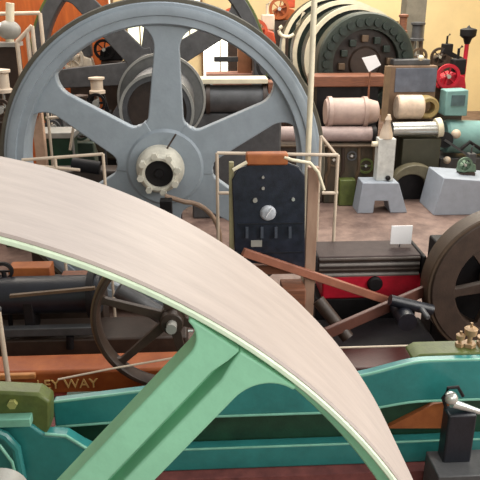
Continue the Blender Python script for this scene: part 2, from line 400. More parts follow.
# ------------------------------------------------------------ GREY BLUE FLYWHEEL
cx, cy, cz = -.929, 7.891, 2.001
C = Vector((cx*ca+cy*sa, -cx*sa+cy*ca, cz))
t = thing('flywheel', 'large blue grey six spoked flywheel standing in the middle distance', 'flywheel', (C.x, C.y+.25, 0))
wheel(t, C, 2.0, .42, .31, .5, 6, math.radians(27), .42, .3, .16, grey, .07, .26, .34, edge=greyd, segs=160, edge_w=.055, bev=.05)
# raised inner flange ring on the face
MB().lathe(C, Y, [(1.9, 0), (1.9, -.02), (1.86, -.03), (1.8, -.02), (1.79, 0)], 128).build('rim_bead', grey, t)
hp = P(159, 174, C.y-.25); hc = Vector((hp.x, C.y-.28, hp.z))
hub_ring = MB().lathe(Vector((hc.x, hc.y, hc.z)), Y, [(.17, .0), (.2, 0), (.23, .03), (.24, .12), (.27, .16), (.3, .3), (.17, .4)], 40, closed=True).build('hub_ring', mat('chalky_white_paint', (206, 202, 188), .55), t)
hub_ring['label'] = 'cream ring around the shaft end'
MB().lathe(hc+Y*.04, Y, [(0, 0), (.05, 0), (.06, .02), (.12, .03), (.17, .03), (.17, .4), (0, .4)], 32).build('shaft_end', black, t)
for q in range(8):
    a = q*math.pi/4+.2; v = hc+Vector((math.cos(a)*.225, 0, math.sin(a)*.225))
    MB().cyl(v-Y*.03, v+Y*.1, .042, n=6).build('bolt', MATS['chalky_white_paint'], hub_ring)
MB().beam(P(166, 150, C.y-.05), P(176, 134, C.y-.05), .03, .02).build('key', brown, t)
MB().cyl(C+Y*.2, C+Y*1.4, .14, n=24).build('axle', dgrey, t)
# quarter pipe rail below hub
t = thing('curved_pipe', 'curved beige pipe sweeping down right below the grey flywheel hub', 'pipe', (P(200, 230, 7.6).x, 7.6, 0))
MB().tube([P(165, 196, 7.6)]+[P(185+35*math.sin(a), 240-38*math.cos(a), 7.6) for a in [i*.2 for i in range(0, 8)]]+[P(222, 262, 7.6)], .03).build('pipe', mat('tarnished_beige', (150, 124, 104), .5), t)
MB().cyl(Vector((P(222, 262, 7.6).x, 7.6, 0)), P(222, 262, 7.6), .03).build('riser', creamp, t)
MB().box((P(160, 205, 7.4).x, 7.35, 0), (P(172, 205, 7.4).x, 7.5, P(160, 200, 7.4).z)).build('bearing_post', black, t, bevel=.01)

# ------------------------------------------------------------ second dark wheel and drum on the same line
c2 = P(150, 72, 13.4)
t = thing('flywheel', 'dark grey flywheel standing behind the blue grey one', 'flywheel', (c2.x, 13.6, 0))
wheel(t, c2, 2.36, .4, .3, .35, 7, math.radians(30), .44, .36, .14, dgrey, .06, .2, .34, edge=olive, segs=96, bev=.04)
dc = P(157, 111, 9.4)
t = thing('belt_drum', 'dark grey belt drum with pale edges behind the grey flywheel spokes', 'drum', (dc.x, 10.3, 0))
MB().lathe(dc, Y, [(.42, 0), (.51, 0), (.52, .02), (.52, 1.2), (.42, 1.2)], 64, closed=True).build('drum_shell', dgrey, t)
MB().lathe(dc-Y*.02, Y, [(.49, 0), (.53, 0), (.53, .04), (.49, .04)], 64, closed=True).build('edge_highlight', lgrey, t)['label'] = 'pale highlight painted on the near edge'  # pale ring paints the highlight along the drum's near edge
MB().lathe(dc+Y*1.18, Y, [(.4, 0), (.69, 0), (.69, .06), (.4, .06)], 64, closed=True).build('rear_flange', mat('mid_grey_iron', (96, 96, 94), .45), t)
MB().lathe(dc+Y*1.165, Y, [(.665, 0), (.7, 0), (.7, .09), (.665, .09)], 64, closed=True).build('edge_highlight', lgrey, t)  # same painted highlight around the rear flange
MB().lathe(dc+Y*.12, Y, [(0, 0), (.43, 0), (.43, .06), (0, .06)], 48).build('drum_web', brown, t)
MB().box((dc.x-.25, dc.y+.5, 0), (dc.x+.25, dc.y+1.6, dc.z-.3)).build('pedestal', black, t, bevel=.03)

# ------------------------------------------------------------ pole in front of the grey wheel
p = P(309, 160, 7.68); p2 = P(312, 0, 7.68)
t = thing('slender_pole', 'slender cream pole rising in front of the grey flywheel rim', 'pole', (p.x, 7.68, 0))
MB().cyl((p.x-.02, 7.68, 0), (p2.x+.03, 7.68, 5.2), .034, n=20).build('pole', cream, t)
MB().cyl((p.x-.02, 7.68, 0), (p.x-.02, 7.68, .02), .09).build('base_flange', cream, t)

# ------------------------------------------------------------ SWITCHBOARD
ys = 6.5
t = thing('switchboard', 'black slate switchboard with white dial held between two posts', 'switchboard', (P(270, 230, ys).x, ys, 0))
pl = [(235, 262), (232, 180), (238, 169), (255, 163), (285, 162), (299, 167), (305, 176), (305, 268)]
MB().prism([P(a, b, ys) for a, b in pl], (0, .05, 0)).build('panel', slate, t, bevel=.01)
lx, rx = P(234, 160, ys).x, P(315, 160, ys).x
MB().box((P(231, 163, ys).x-.02, ys+.03, 0), (P(236, 163, ys).x-.02, ys+.09, P(234, 163, ys).z)).build('post', mat('olive_beige_paint', (150, 142, 108), .5), t, bevel=.006)
MB().box((P(309, 168, ys).x, ys+.02, 0), (P(320, 168, ys).x, ys+.1, P(315, 168, ys).z)).build('post', mat('pinkish_timber', (170, 140, 120), .6, rgb2=(140, 108, 90), stretch=(1, 1, .2)), t, bevel=.006)
MB().box((P(246, 159, ys).x, ys-.03, P(267, 165, ys).z), (P(288, 159, ys).x, ys+.1, P(267, 153, ys).z)).build('lamp_hood', woodo, t, bevel=.02)['label'] = 'orange wooden hood'
MB().tube([P(233, 170, ys-.02), P(247, 162, ys-.02)], .018).build('bracket_arm', cream, t)
MB().tube([P(284, 157, ys-.02), P(292, 160, ys-.02), P(310, 163, ys-.02), P(318, 172, ys-.02), P(324, 190, ys-.02)], .018).build('bracket_arm', cream, t)
dcx = P(268, 213, ys)
dial = MB().lathe(dcx-Y*.03, Y, [(0, 0), (.06, 0), (.075, .01), (.085, .03), (0, .03)], 32).build('dial', mat('grey_white_enamel', (178, 182, 190), .4, var=.3, scale=20), t)
MB().beam(P(266, 217, ys-.035), P(272, 208, ys-.035), .012, .006).build('pointer', white, dial)
for a, b, r in ((293, 199, .018), (263, 177, .014), (255, 200, .024), (263, 188, .016)):
    q = P(a, b, ys); MB().cyl(q-Y*.025, q+Y*.01, r, n=16).build('terminal', silver if a == 293 else lgrey, t)
MB().box(P(251, 247, ys-.012), P(262, 240, ys+.002)).build('name_plate', lgrey, t)
for yy in (223, 252):
    MB().box((P(238, yy, ys).x, ys-.01, P(270.5, yy+1.2, ys).z), (P(303, yy, ys).x, ys+.001, P(270.5, yy, ys).z)).build('copper_bar', blued, t)
for a in (247, 262, 276, 290):
    q = P(a, 232, ys); MB().beam(P(a, 238, ys-.03), P(a, 227, ys-.03), .02, .03).build('switch_blade', mat('tarnished_blade', (78, 84, 96), .4, .3), t)
MB().box((lx, ys+.02, P(270, 275, ys).z), (rx, ys+.08, P(270, 266, ys).z)).build('lower_rail', wood, t)

# pale pipe railings
def railing(name, label, pts_list, y, r, m=creamp, feet=True, group='pale pipe railings'):
    xs_ = [P(a, b, y).x for pl_ in pts_list for a, b in pl_]
    t = thing(name, label, 'railing', ((min(xs_)+max(xs_))/2, y, 0), group)
    for pl_ in pts_list:
        q = [P(a, b, y) for a, b in pl_]
        vert = abs(q[0].x-q[-1].x) < .15 and len(q) == 2
        if vert and feet:
            q = [max(q, key=lambda v: v.z)]; q.append(Vector((q[0].x, y, 0)))
        MB().tube(q, r).build('post' if vert else 'rail', m, t)
    return t
railing('pipe_railing', 'pale pipe railing around the black switchboard', [[(217, 240), (217, 153)], [(217, 153), (338, 155)], [(338, 215), (338, 155)], [(217, 193), (232, 193)], [(322, 193), (338, 193)]], 7.5, .02)
railing('pipe_railing', 'pale sloping railing at the right of the cream pole', [[(321, 136), (338, 157)], [(321, 200), (321, 136)]], 7.62, .018)
railing('pipe_railing', 'white pipe railing above the cream belt face at left', [[(22, 160), (103, 154)], [(103, 190), (103, 154)], [(26, 165), (80, 170)], [(55, 190), (55, 158)]], 7.35, .018)

# ------------------------------------------------------------ CRATE-LIKE RED MACHINE with ribbed cover
ym = 6.9
t = thing('compressor', 'red machine with dark ribbed cover right of the switchboard', 'machine', (P(370, 270, ym).x, ym+.3, 0))
xa, xb = P(318, 260, ym).x, P(422, 260, ym).x
z_t, z_b = P(370, 257, ym).z, P(370, 276, ym).z
MB().box((xa, ym+.03, z_b), (xb, ym+.55, z_t)).build('cover', mat('brown_grey_enamel', (74, 62, 60), .7, var=.15, spec=.3), t, bevel=.02)
for i, yy in enumerate((260, 265, 270, 275)):
    z = P(370, yy, ym).z
    MB().lathe((xa+.02, ym+.02, z), (1, 0, 0), [(0, 0), (.022, 0), (.022, xb-xa-.04), (0, xb-xa-.04)], 12).build('rib', mat('pale_rib_steel', (124, 118, 114), .6) if i in (1, 3) else brown, t)  # every second rib is paler
MB().box((xa-.07, ym-.02, z_b-.05), (xa, ym+.58, z_t+.04)).build('end_plate', black, t, bevel=.02)
MB().box((xb, ym-.02, z_b-.05), (xb+.05, ym+.58, z_t)).build('end_plate', black, t, bevel=.02)
MB().box((P(322, 299, ym).x, ym+.02, P(373, 299, ym).z), (P(424, 299, ym).x, ym+.5, z_b)).build('red_body', red, t, bevel=.02)
kq = P(375, 284, ym)
MB().lathe(kq-Y*.03, Y, [(0, 0), (.07, 0), (.09, .02), (.09, .1), (0, .1)], 24).build('knob', black, t)
MB().box((xa, ym+.03, 0), (xb, ym+.5, P(370, 299, ym).z)).build('base', black, t, bevel=.02)
# sign card
q = P(401, 234, 7.2)
t = thing('sign_card', 'small white sign card standing on top of the red machine', 'sign', (q.x, 7.2, z_t))
MB().box((P(391, 235, 7.2).x, 7.2, P(401.5, 244, 7.2).z), (P(412, 235, 7.2).x, 7.215, P(401.5, 226, 7.2).z)).build('card', white, t)
MB().beam((q.x, 7.22, z_t), (q.x, 7.22, P(401, 230, 7.2).z), .02, .01).build('stand', dgrey, t)
# timbers lying across
def plank(pts, w, h, m_, label, y0, y1):
    A = P(*pts[0], y0); B = P(*pts[1], y1)
    o = MB().beam(A, B, w, h).build('timber_plank', m_, None, bevel=.008); tag(o, label, 'plank'); return o
plank(((243, 252), (398, 304)), .06, .09, mat('pinkish_brown_wood', (150, 96, 76), .5), 'long reddish brown plank slanting down from the switchboard to the right', 6.33, 6.75)
plank(((325, 334), (426, 290)), .05, .13, mat('dark_red_wood', (88, 52, 42), .5), 'dark brown plank slanting up to the right below the red machine', 6.0, 6.6)
# dark floor crank machine under planks
t = thing('crank_frame', 'low black crank frame below the slanting planks', 'machine frame', (P(360, 330, 5.9).x, 6.1, 0))
MB().box((P(300, 350, 6.0).x, 6.1, 0), (P(440, 350, 6.0).x+.05, 6.85, P(370, 350, 6.1).z)).build('bed', black, t, bevel=.03)  # black bed extended to darken the floor that showed behind
MB().box((P(318, 368, 5.6).x, 5.6, 0), (P(430, 368, 5.6).x, 6.05, P(374, 368, 5.6).z)).build('pit_cover', mat('maroon_brown_iron', (70, 34, 30), .5), t, bevel=.02)
MB().cyl(P(405, 318, 6.1)-Y*.1, P(405, 318, 6.1)+Y*.3, .1).build('crank_boss', blued, t)
MB().lathe(P(428, 318, 5.95), Y, [(0, 0), (.02, 0), (.03, .02), (.03, .2), (0, .2)], 16).build('bolt', dgrey, t)
MB().cyl(P(390, 300, 6.2), P(432, 310, 6.2), .06).build('link', blued, t)
MB().cyl(P(318, 300, 6.3), P(348, 338, 6.1), .07).build('link', brown, t)
MB().box((P(283, 290, 6.3).x, 6.3, 0), (P(306, 290, 6.3).x, 6.6, P(294.5, 290, 6.3).z)).build('end_block', wood, t, bevel=.01)
# brown wheel right
c = P(505, 288, 6.4)
t = thing('spoked_wheel', 'dark brown heavy wheel cropped by the right edge', 'flywheel', (c.x, 6.5, 0))
wheel(t, c, .86, .3, .31, .16, 6, math.radians(10), .12, .1, .08, brown, .08, .06, .4, edge=mat('rusty_dark_iron', (74, 58, 44), .55), edge_w=.04, bev=.01)
MB().cyl(c-Y*.2, c+Y*.7, .07).build('axle', dgrey, t)
MB().box((c.x-.62, c.y+.42, 0), (c.x+.7, c.y+.8, c.z+.35)).build('bearing_pedestal', black, t, bevel=.02)  # black body widened to darken the inside of the wheel

# ------------------------------------------------------------ RIGHT MIDDLE: plinths, column, silver shaft
def plinth(pl_, y, dep, label, notch=None, grp='blue grey plinths'):
    c0 = sum((P(a, b, y) for a, b in pl_), Vector())/len(pl_)
    t = thing('plinth', label, 'plinth', (c0.x, y+dep/2, 0), grp)
    pts = [P(a, b, y) for a, b in pl_]
    zmin = min(p.z for p in pts)
    pts = [Vector((p.x, p.y, 0 if p.z < zmin+.08 else p.z)) for p in pts]
    MB().prism(pts, (0, dep, 0)).build('block', plint, t, bevel=.015)
    return t
yp = 12.1
plinth([(357, 216), (363, 183), (399, 183), (407, 216), (390, 216), (388, 201), (375, 201), (373, 216)], yp, .45, 'trapezoid blue grey plinth with a notch, under the white column')
plinth([(434, 211), (444, 178), (500, 182), (500, 211)], yp-.2, .9, 'wide blue grey plinth at the right edge')
yq = yp+.25
t = thing('bearing_column', 'slim white bearing column standing on the notched plinth', 'column', (P(388, 180, yq).x, yq, P(388, 181, yq).z))
z0 = P(381, 183, yp).z
MB().box((P(378, 138, yq).x, yq-.1, z0), (P(395, 138, yq).x, yq+.15, P(386.5, 138, yq).z)).build('column', mat('grey_white_paint', (206, 208, 204), .5), t, bevel=.01)
MB().lathe((P(386, 138, yq).x, yq, P(386, 138, yq).z), (0, 0, 1), [(0, 0), (.13, 0), (.12, .1), (.06, .3), (.08, .36), (.05, .45), (0, .45)], 20).build('finial', creamp, t)
MB().box((P(386, 93.5, yq).x-.05, yq-.05, P(386, 121, yq).z), (P(386, 93.5, yq).x+.05, yq+.05, P(386, 66, yq).z)).build('upper_post', mat('olive_beige_post', (128, 104, 76), .6), t)
MB().cyl(P(372, 144, yq), P(380, 144, yq), .05).build('side_cap', cream, t)
MB().ball(P(388, 178, yq-.13), .05).build('foot_bolt', black, t)
# silver shaft
ysf = 13.25
t = thing('line_shaft', 'bright silver shaft lying horizontally right of the white column', 'shaft', (P(418, 130, ysf).x, ysf, 0))
MB().cyl(P(392, 129, ysf), P(437, 128, ysf), .14, n=28).build('shaft', silver, t)
MB().cyl(P(436, 128, ysf), P(441, 127, ysf), .2, n=28).build('collar', cream, t)
MB().box((P(402, 138, ysf).x, ysf-.1, 0), (P(440, 138, ysf).x, ysf+.3, P(421, 138, ysf).z)).build('support', mat('dark_olive_iron', (62, 60, 46), .5), t, bevel=.02)
# olive casing with black opening
yk = 12.8
t = thing('motor_casing', 'olive arched casing with a black opening between the two plinths', 'casing', (P(420, 190, yk).x, yk+.3, 0))
cc = P(415, 185, yk)
arch = [Vector((cc.x+.5*math.cos(a), yk, max(cc.z, .1)+.42*math.sin(a))) for a in [math.pi*i/16 for i in range(17)]]
arch2 = [Vector((cc.x-.08+.34*math.cos(a), yk, cc.z-.08+.3*math.sin(a))) for a in [math.pi*i/16 for i in range(17)]]
MB().prism([Vector((arch[0].x, yk, 0))]+arch+[Vector((arch[-1].x, yk, 0)), Vector((arch2[-1].x, yk, 0))]+arch2[::-1]+[Vector((arch2[0].x, yk, 0))], (0, .25, 0)).build('casing', mat('olive_grey_iron', (104, 98, 78), .5, var=.2), t, bevel=.02)
MB().box((arch2[-1].x, yk+.2, 0), (arch2[0].x, yk+.24, cc.z+.25)).build('inner_plate', black, t)

# pinkish engine cylinder and long tube
yc = 12.9
t = thing('engine_cylinder', 'pinkish beige engine cylinder right of the cream pole', 'engine', (P(350, 115, yc).x, yc+.3, 0))
r_ = (P(350, 98, yc).z-P(350, 126, yc).z)/2
MB().lathe(P(325, 112, yc+.22), (1, 0, 0), [(0, 0), (r_*.9, 0), (r_, .05), (r_, .75), (r_*1.05, .76), (r_*.75, 1.05), (r_*.5, 1.08), (0, 1.08)], 40).build('barrel', pinkpaint, t)
MB().cyl(P(215, 134, yc), P(372, 134, yc), .15, n=28).build('long_tube', mat('pink_grey_paint', (166, 146, 142), .5), t)
MB().cyl(P(371, 134, yc), P(375, 134, yc), .17, n=28).build('tube_flange', black, t)
for a, b in ((327, 331), (362, 366)):
    MB().cyl(P(a, 112, yc+.22), P(b, 112, yc+.22), r_*1.12, n=40).build('flange', pinkpaint, t)
MB().box((P(325, 142, yc).x, yc-.1, 0), (P(378, 142, yc).x, yc+.42, P(351.5, 142, yc).z)).build('bed', mat('dark_moss_iron', (78, 62, 46), .7, rgb2=(44, 44, 34), scale=2.2, stretch=(3, 3, .8)), t, bevel=.02)
MB().box((P(215, 146, yc).x, yc-.05, 0), (P(325, 146, yc).x, yc+.42, P(270, 146, yc).z)).build('bed', brown, t, bevel=.02)
MB().cyl(P(215, 146, yc-.15), P(378, 146, yc-.15), .03).build('drain_pipe', bronze, t)
for a, b, r, m_ in ((334, 160, .14, bronze), (352, 156, .1, dgrey), (366, 166, .16, olive)):
    q = P(a, b, yc-.12)
    vw = MB().lathe(q, Y, [(r*.72, 0), (r, 0), (r, .04), (r*.72, .04)], 28, closed=True).build('valve_wheel', m_, t)
    MB().beam(q+Vector((-r*.8, .02, 0)), q+Vector((r*.8, .02, 0)), .025, .025).build('spoke', m_, vw)
    MB().cyl(q, q+Y*.14, .03).build('spindle', silver, vw)
for a in (329, 343, 359, 374):
    MB().tube([P(a, 146, yc-.1), P(a, 170, yc-.1), P(a-3, 176, yc-.08), P(a-3, 196, yc-.06)], .035).build('feed_pipe', bronze if a != 343 else brown, t)
MB().box((P(340, 180, yc-.3).x, yc-.3, 0), (P(356, 180, yc-.3).x, yc-.02, P(348, 180, yc-.3).z)).build('oil_box', olive, t, bevel=.02)

# brown deck and solid black block for the dark recess
t = thing('platform', 'brown timber platform in front of the dark alternator', 'platform', (P(350, 80, 13.7).x, 13.8, 0))
MB().box((P(312, 79, 13.6).x, 13.6, P(350, 82, 13.6).z-.1), (P(388, 79, 13.6).x, 14.2, P(350, 76, 13.6).z)).build('deck', wood, t, bevel=.02)
MB().box((P(318, 84, 13.6).x, 13.7, 0), (P(380, 84, 13.6).x, 14.15, P(349, 84, 13.6).z)).build('dark_recess', black, t)
# dark alternator with cream rings
ya = 14.4
ac = P(366, 64, ya)
t = thing('alternator', 'big dark green ringed alternator at top right of the hall', 'alternator', (ac.x, ya+.4, 0))
Ra = (P(366, 12, ya).z-P(366, 64, ya).z)
MB().lathe(ac, Y, [(Ra*.68, 0), (Ra*.97, 0), (Ra, .04), (Ra, .5), (Ra*.97, .55), (Ra*.68, .55)], 72, closed=True).build('stator_ring', mat('dark_green_iron', (44, 52, 44), .5, var=.3), t)
for i in range(28):
    a = i*2*math.pi/28; v = ac+Vector((math.cos(a), 0, math.sin(a)))*Ra*.82
    MB().cyl(v-Y*.08, v+Y*.1, .085, n=12).build('coil', dgreen, t)
MB().lathe(ac+Y*.1, Y, [(0, 0), (Ra*.3, 0), (Ra*.34, .05), (Ra*.67, .08), (Ra*.67, .3), (0, .3)], 48).build('rotor', brown, t)
for i in range(12):
    a = i*2*math.pi/12+.1; v = ac+Vector((math.cos(a), 0, math.sin(a)))*Ra*.5
    MB().box(v-Vector((.07, .02, .07)), v+Vector((.07, .12, .07))).build('pole_piece', dgreen if i % 3 else bronze, t, bevel=.01)
MB().box((ac.x-Ra*.5, ya+.6, 0), (ac.x+Ra*.5, ya+.9, max(.3, ac.z-.9))).build('foot', black, t)
for i, (yy, rr, lab) in enumerate([(15.5, 1.1, 'nearest'), (16.8, 1.2, 'middle'), (18.3, 1.3, 'farthest')]):
    rr = Ra*rr
    c3 = Vector((ac.x, yy, ac.z+.02))
    t = thing('pulley_wheel', '%s cream rimmed wheel behind the dark alternator' % lab, 'wheel', (ac.x, yy, 0), 'cream rimmed wheels behind the alternator')
    MB().lathe(c3, Y, [(rr-.1, 0), (rr, 0), (rr, .1), (rr-.1, .1)], 72, closed=True).build('cream_rim', cream, t)
    MB().lathe(c3, Y, [(rr*.55, .1), (rr-.02, .1), (rr-.02, .75), (rr*.55, .75)], 64, closed=True).build('drum', dgreen, t)
    MB().cyl(c3-Y*.2, c3+Y*.8, .12).build('hub', brown, t)
    MB().box((ac.x-.25, yy+.2, 0), (ac.x+.25, yy+.6, c3.z)).build('stand', black, t)

# white card
q = P(371, 63, 13.44)
t = thing('sign_card', 'white square notice tilted on a stick before the alternator', 'sign', (q.x, 13.44, 0))
MB().prism([P(362, 58, 13.44), P(376, 55, 13.44), P(381, 65, 13.44), P(369, 72, 13.44)], (0, .02, 0)).build('card', white, t)
MB().cyl((q.x, 13.47, 0), (q.x, 13.47, q.z), .02).build('stick', wood, t)

# grey cabinet panel
yg = 14.0
t = thing('control_cabinet', 'grey blue cabinet with brown frame right of the alternator', 'cabinet', (P(414, 82, yg).x, yg+.25, 0))
MB().box((P(391, 66, yg).x, yg, 0), (P(438, 66, yg).x, yg+.25, P(414.5, 66, yg).z)).build('body', mat('brown_frame_paint', (120, 96, 76), .6), t, bevel=.01)
MB().box((P(395, 80, yg).x, yg-.02, P(415.5, 92, yg).z), (P(436, 80, yg).x, yg+.01, P(415.5, 68, yg).z)).build('door_panel', mat('slate_blue_paint', (92, 98, 112), .5), t, bevel=.005)
MB().box((P(395, 63, yg).x, yg+.1, P(413.5, 66, yg).z), (P(432, 63, yg).x, yg+.4, P(413.5, 60, yg).z)).build('top_box', dgrey, t, bevel=.02)
MB().ball(P(421, 58, yg), .06).build('indicator_lamp', cream, t)
# cream cylinder
t = thing('engine_cylinder', 'cream cylinder with yellowish arched end under the grey cabinet', 'engine', (P(410, 110, 13.65).x, 13.65, 0))
MB().cyl(P(396, 107, 13.65), P(422, 107, 13.65), .25, n=32, bev=.03).build('barrel', mat('pinkish_cream_paint', (206, 184, 164), .5), t)
MB().lathe(P(429, 108, 13.55), Y, [(.13, 0), (.2, 0), (.23, .03), (.23, .3), (.13, .3)], 32, closed=True).build('arched_end', mat('mustard_paint', (150, 130, 84), .5), t)
MB().box((P(396, 121, 13.65).x, 13.6, 0), (P(436, 121, 13.65).x, 13.9, P(416, 121, 13.65).z)).build('bed', brown, t, bevel=.02)

# small engines in the upper right
def small_engine(px, py, y, s, mb_, mt, label, grp=None, hopper=True):
    b = P(px, py, y); b.z = max(b.z, .0)
    t = thing('stationary_engine', label, 'engine', (b.x, y, 0), grp)
    if b.z > .05: MB().box((b.x-.3*s, y-.25*s, 0), (b.x+.3*s, y+.25*s, b.z)).build('stand', brown, t, bevel=.02)
    MB().prism([b+Vector(v)*s for v in ((-.35, -.2, 0), (.35, -.2, 0), (.28, -.2, .3), (-.05, -.2, .42), (-.3, -.2, .3))], (0, .4*s, 0)).build('crankcase', mb_, t, bevel=.03*s)
    if hopper: MB().box(b+Vector((-.02, -.15, .34))*s, b+Vector((.3, .15, .72))*s).build('hopper', mt, t, bevel=.03*s)
    c = b+Vector((-.18, -.3, .32))*s
    fw = MB().lathe(c, Y, [(.22*s, 0), (.3*s, 0), (.3*s, .08*s), (.22*s, .08*s)], 32, closed=True).build('flywheel', mb_, t)
    for k in range(3):
        a = k*math.pi/3+.3; d = Vector((math.cos(a), 0, math.sin(a)))*.23*s
        MB().beam(c-d+Y*.04*s, c+d+Y*.04*s, .04*s, .03*s).build('spoke', mb_, fw)
    MB().cyl(c-Y*.05*s, c+Y*.15*s, .05*s).build('shaft', silver, t)
    MB().tube([b+Vector((.12, 0, .7))*s, b+Vector((.12, 0, .95))*s, b+Vector((.2, 0, 1.02))*s], .035*s).build('exhaust_pipe', mt, t)
    return t
small_engine(450, 88, 14.95, .9, red, black, 'red stationary engine near the cream wall at right')
small_engine(262, 44, 17.5, 1.0, redor, creamp, 'orange red engine just right of the grey flywheel rim', 'orange red engines at the back')
small_engine(292, 42, 21.2, .9, redor, cream, 'orange red engine beside the cream pole at the back', 'orange red engines at the back')
small_engine(238, 30, 20, 1.0, redor, woodo, 'farthest orange red engine, above the grey rim', 'orange red engines at the back')
small_engine(284, 20, 20.5, 1.0, rust, redor, 'rust coloured engine at the top behind the cream pole', 'orange red engines at the back')
small_engine(346, 12, 21.5, .9, redor, woodo, 'orange engine above the cream wheel rims')
small_engine(441, 66, 17.8, .8, brown, black, 'dark brown engine against the cream wall left of the red one')
# cream hoops on the wall of that area
q = P(287, 31, 16.8)
t = thing('hose_hook', 'white hooked pipe left of the cream pole', 'pipe', (q.x, 16.8, 0))
MB().tube([P(287+8*math.cos(a), 31-6*math.sin(a), 16.8) for a in [2.2+i*.45 for i in range(9)]]+[P(298, 24, 16.8), P(304, 12, 16.8)], .045).build('pipe', cream, t)
MB().cyl((q.x, 16.8, 0), P(287, 37, 16.8), .04).build('stand', brown, t)
# funnel on post
q = P(467, 40, 15.5)
t = thing('funnel_lamp', 'black funnel shaped hopper on a post at the upper right', 'hopper', (q.x, 15.5, 0))
MB().lathe(P(467, 44, 15.5), (0, 0, 1), [(0, 0), (.06, 0), (.1, .12), (.18, .18), (.19, .32), (.15, .34), (.05, .36), (0, .42)], 24).build('hopper', black, t)
MB().cyl((q.x, 15.5, 0), P(467, 44, 15.5), .05).build('post', red, t)
MB().beam(P(443, 50, 15.5), P(462, 60, 15.5), .12, .1).build('arm', black, t)
# teal cabinet machines at right edge
t = thing('machine_tool', 'pale teal machine with square head at the right edge', 'machine', (P(466, 120, 13.70).x, 13.90, 0))
MB().prism([P(444, 116, 13.80), P(447, 91, 13.80), P(469, 90, 13.80), P(467, 116, 13.80)], (0, .4, 0)).build('square_head', lteal, t, bevel=.02)
MB().box(P(451, 106, 13.78), P(465, 95, 13.82)).build('glass_dial', mat('dim_dial_glass', (84, 104, 108), .2), t)
MB().cyl(P(443, 136, 14.00), P(500, 138, 14.00), .36, n=36, bev=.05).build('tank', lteal, t)
MB().box((P(440, 158, 13.70).x, 13.70, 0), (P(500, 158, 13.70).x, 14.40, P(470, 158, 13.70).z)).build('bed', dgrey, t, bevel=.02)
MB().cyl(P(445, 140, 13.45), P(445, 140, 13.70), .17, n=24).build('crank_disc', black, t)
MB().beam(P(445, 140, 13.40), P(472, 158, 13.40), .07, .05).build('connecting_rod', dgrey, t)
MB().ball(P(456, 134, 13.50), .1).build('governor_ball', creamp, t)
MB().ball(P(447, 160, 13.40), .08).build('grease_cup', creamp, t)
MB().tube([P(460, 150, 13.40), P(470, 142, 13.40), P(482, 150, 13.40)], .04).build('pipe', black, t)
small_engine(466, 171, 12.4, .5, mat('sage_paint', (96, 120, 100), .5), dgrey, 'small sage green engine on the wide plinth at right')

# ------------------------------------------------------------ THROUGH THE WHEEL: dark engine with cream deck
yd = 11.9
t = thing('horizontal_engine', 'dark grey horizontal engine seen through the right of the grey flywheel', 'engine', (P(235, 100, yd).x, yd+.3, 0))
MB().cyl(P(196, 99, yd+.2), P(274, 99, yd+.2), .25, n=36, bev=.04).build('cylinder', dgrey, t)
MB().box((P(198, 81.5, yd).x, yd, P(233, 84, yd).z), (P(268, 81.5, yd).x, yd+.5, P(233, 79, yd).z)).build('top_plate', cream, t, bevel=.01)['label'] = 'cream top plate'
MB().box((P(190, 114, yd).x, yd+.05, 0), (P(282, 114, yd).x, yd+.5, P(236, 114, yd).z)).build('bed', dgrey, t, bevel=.03)
MB().box((P(268, 94, yd).x, yd-.02, P(275.5, 106, yd).z), (P(283, 94, yd).x, yd+.4, P(275.5, 82, yd).z)).build('end_cover', wood, t, bevel=.02)
for a in (206, 262):
    MB().cyl(P(a, 99, yd+.2), P(a+4, 99, yd+.2), .29, n=36).build('flange', brown, t)
yd = 14.2
t = thing('pump_tower', 'copper brown pump tower behind the grey flywheel at right', 'pump', (P(247, 60, yd).x, yd, 0))
MB().box((P(238, 38, yd).x, yd, 0), (P(252, 38, yd).x, yd+.3, P(245, 38, yd).z)).build('column', mat('copper_brown_paint', (168, 112, 78), .5), t, bevel=.02)
MB().box((P(214, 59.5, yd).x, yd, P(226, 62, yd).z), (P(238, 59.5, yd).x, yd+.15, P(226, 57, yd).z)).build('cross_arm', dgrey, t, bevel=.01)
MB().cyl(P(262, 70, yd), P(262, 48, yd), .22).build('chamber', brown, t)
MB().box((P(206, 73, yd).x, yd-.1, 0), (P(275, 73, yd).x, yd+.4, P(240.5, 73, yd).z)).build('base', mat('pink_brown_paint', (176, 128, 112), .5), t, bevel=.02)
# small gear in the rim (right): crank disc behind
t = thing('hand_wheel', 'dark hand wheel seen just inside the right rim of the grey flywheel', 'hand wheel', (P(266, 60, 12.9).x, 12.6, 0))
MB().lathe(P(270, 66, 12.6), Y, [(.2, 0), (.26, 0), (.26, .06), (.2, .06)], 32, closed=True).build('rim', black, t)
MB().beam(P(270, 66, 12.6)+Vector((-.22, .03, 0)), P(270, 66, 12.6)+Vector((.22, .03, 0)), .03, .03).build('spoke', black, t)
MB().cyl(P(270, 66, 12.63), (P(270, 66, 12.6).x, 12.63, 0), .04).build('stand', black, t)

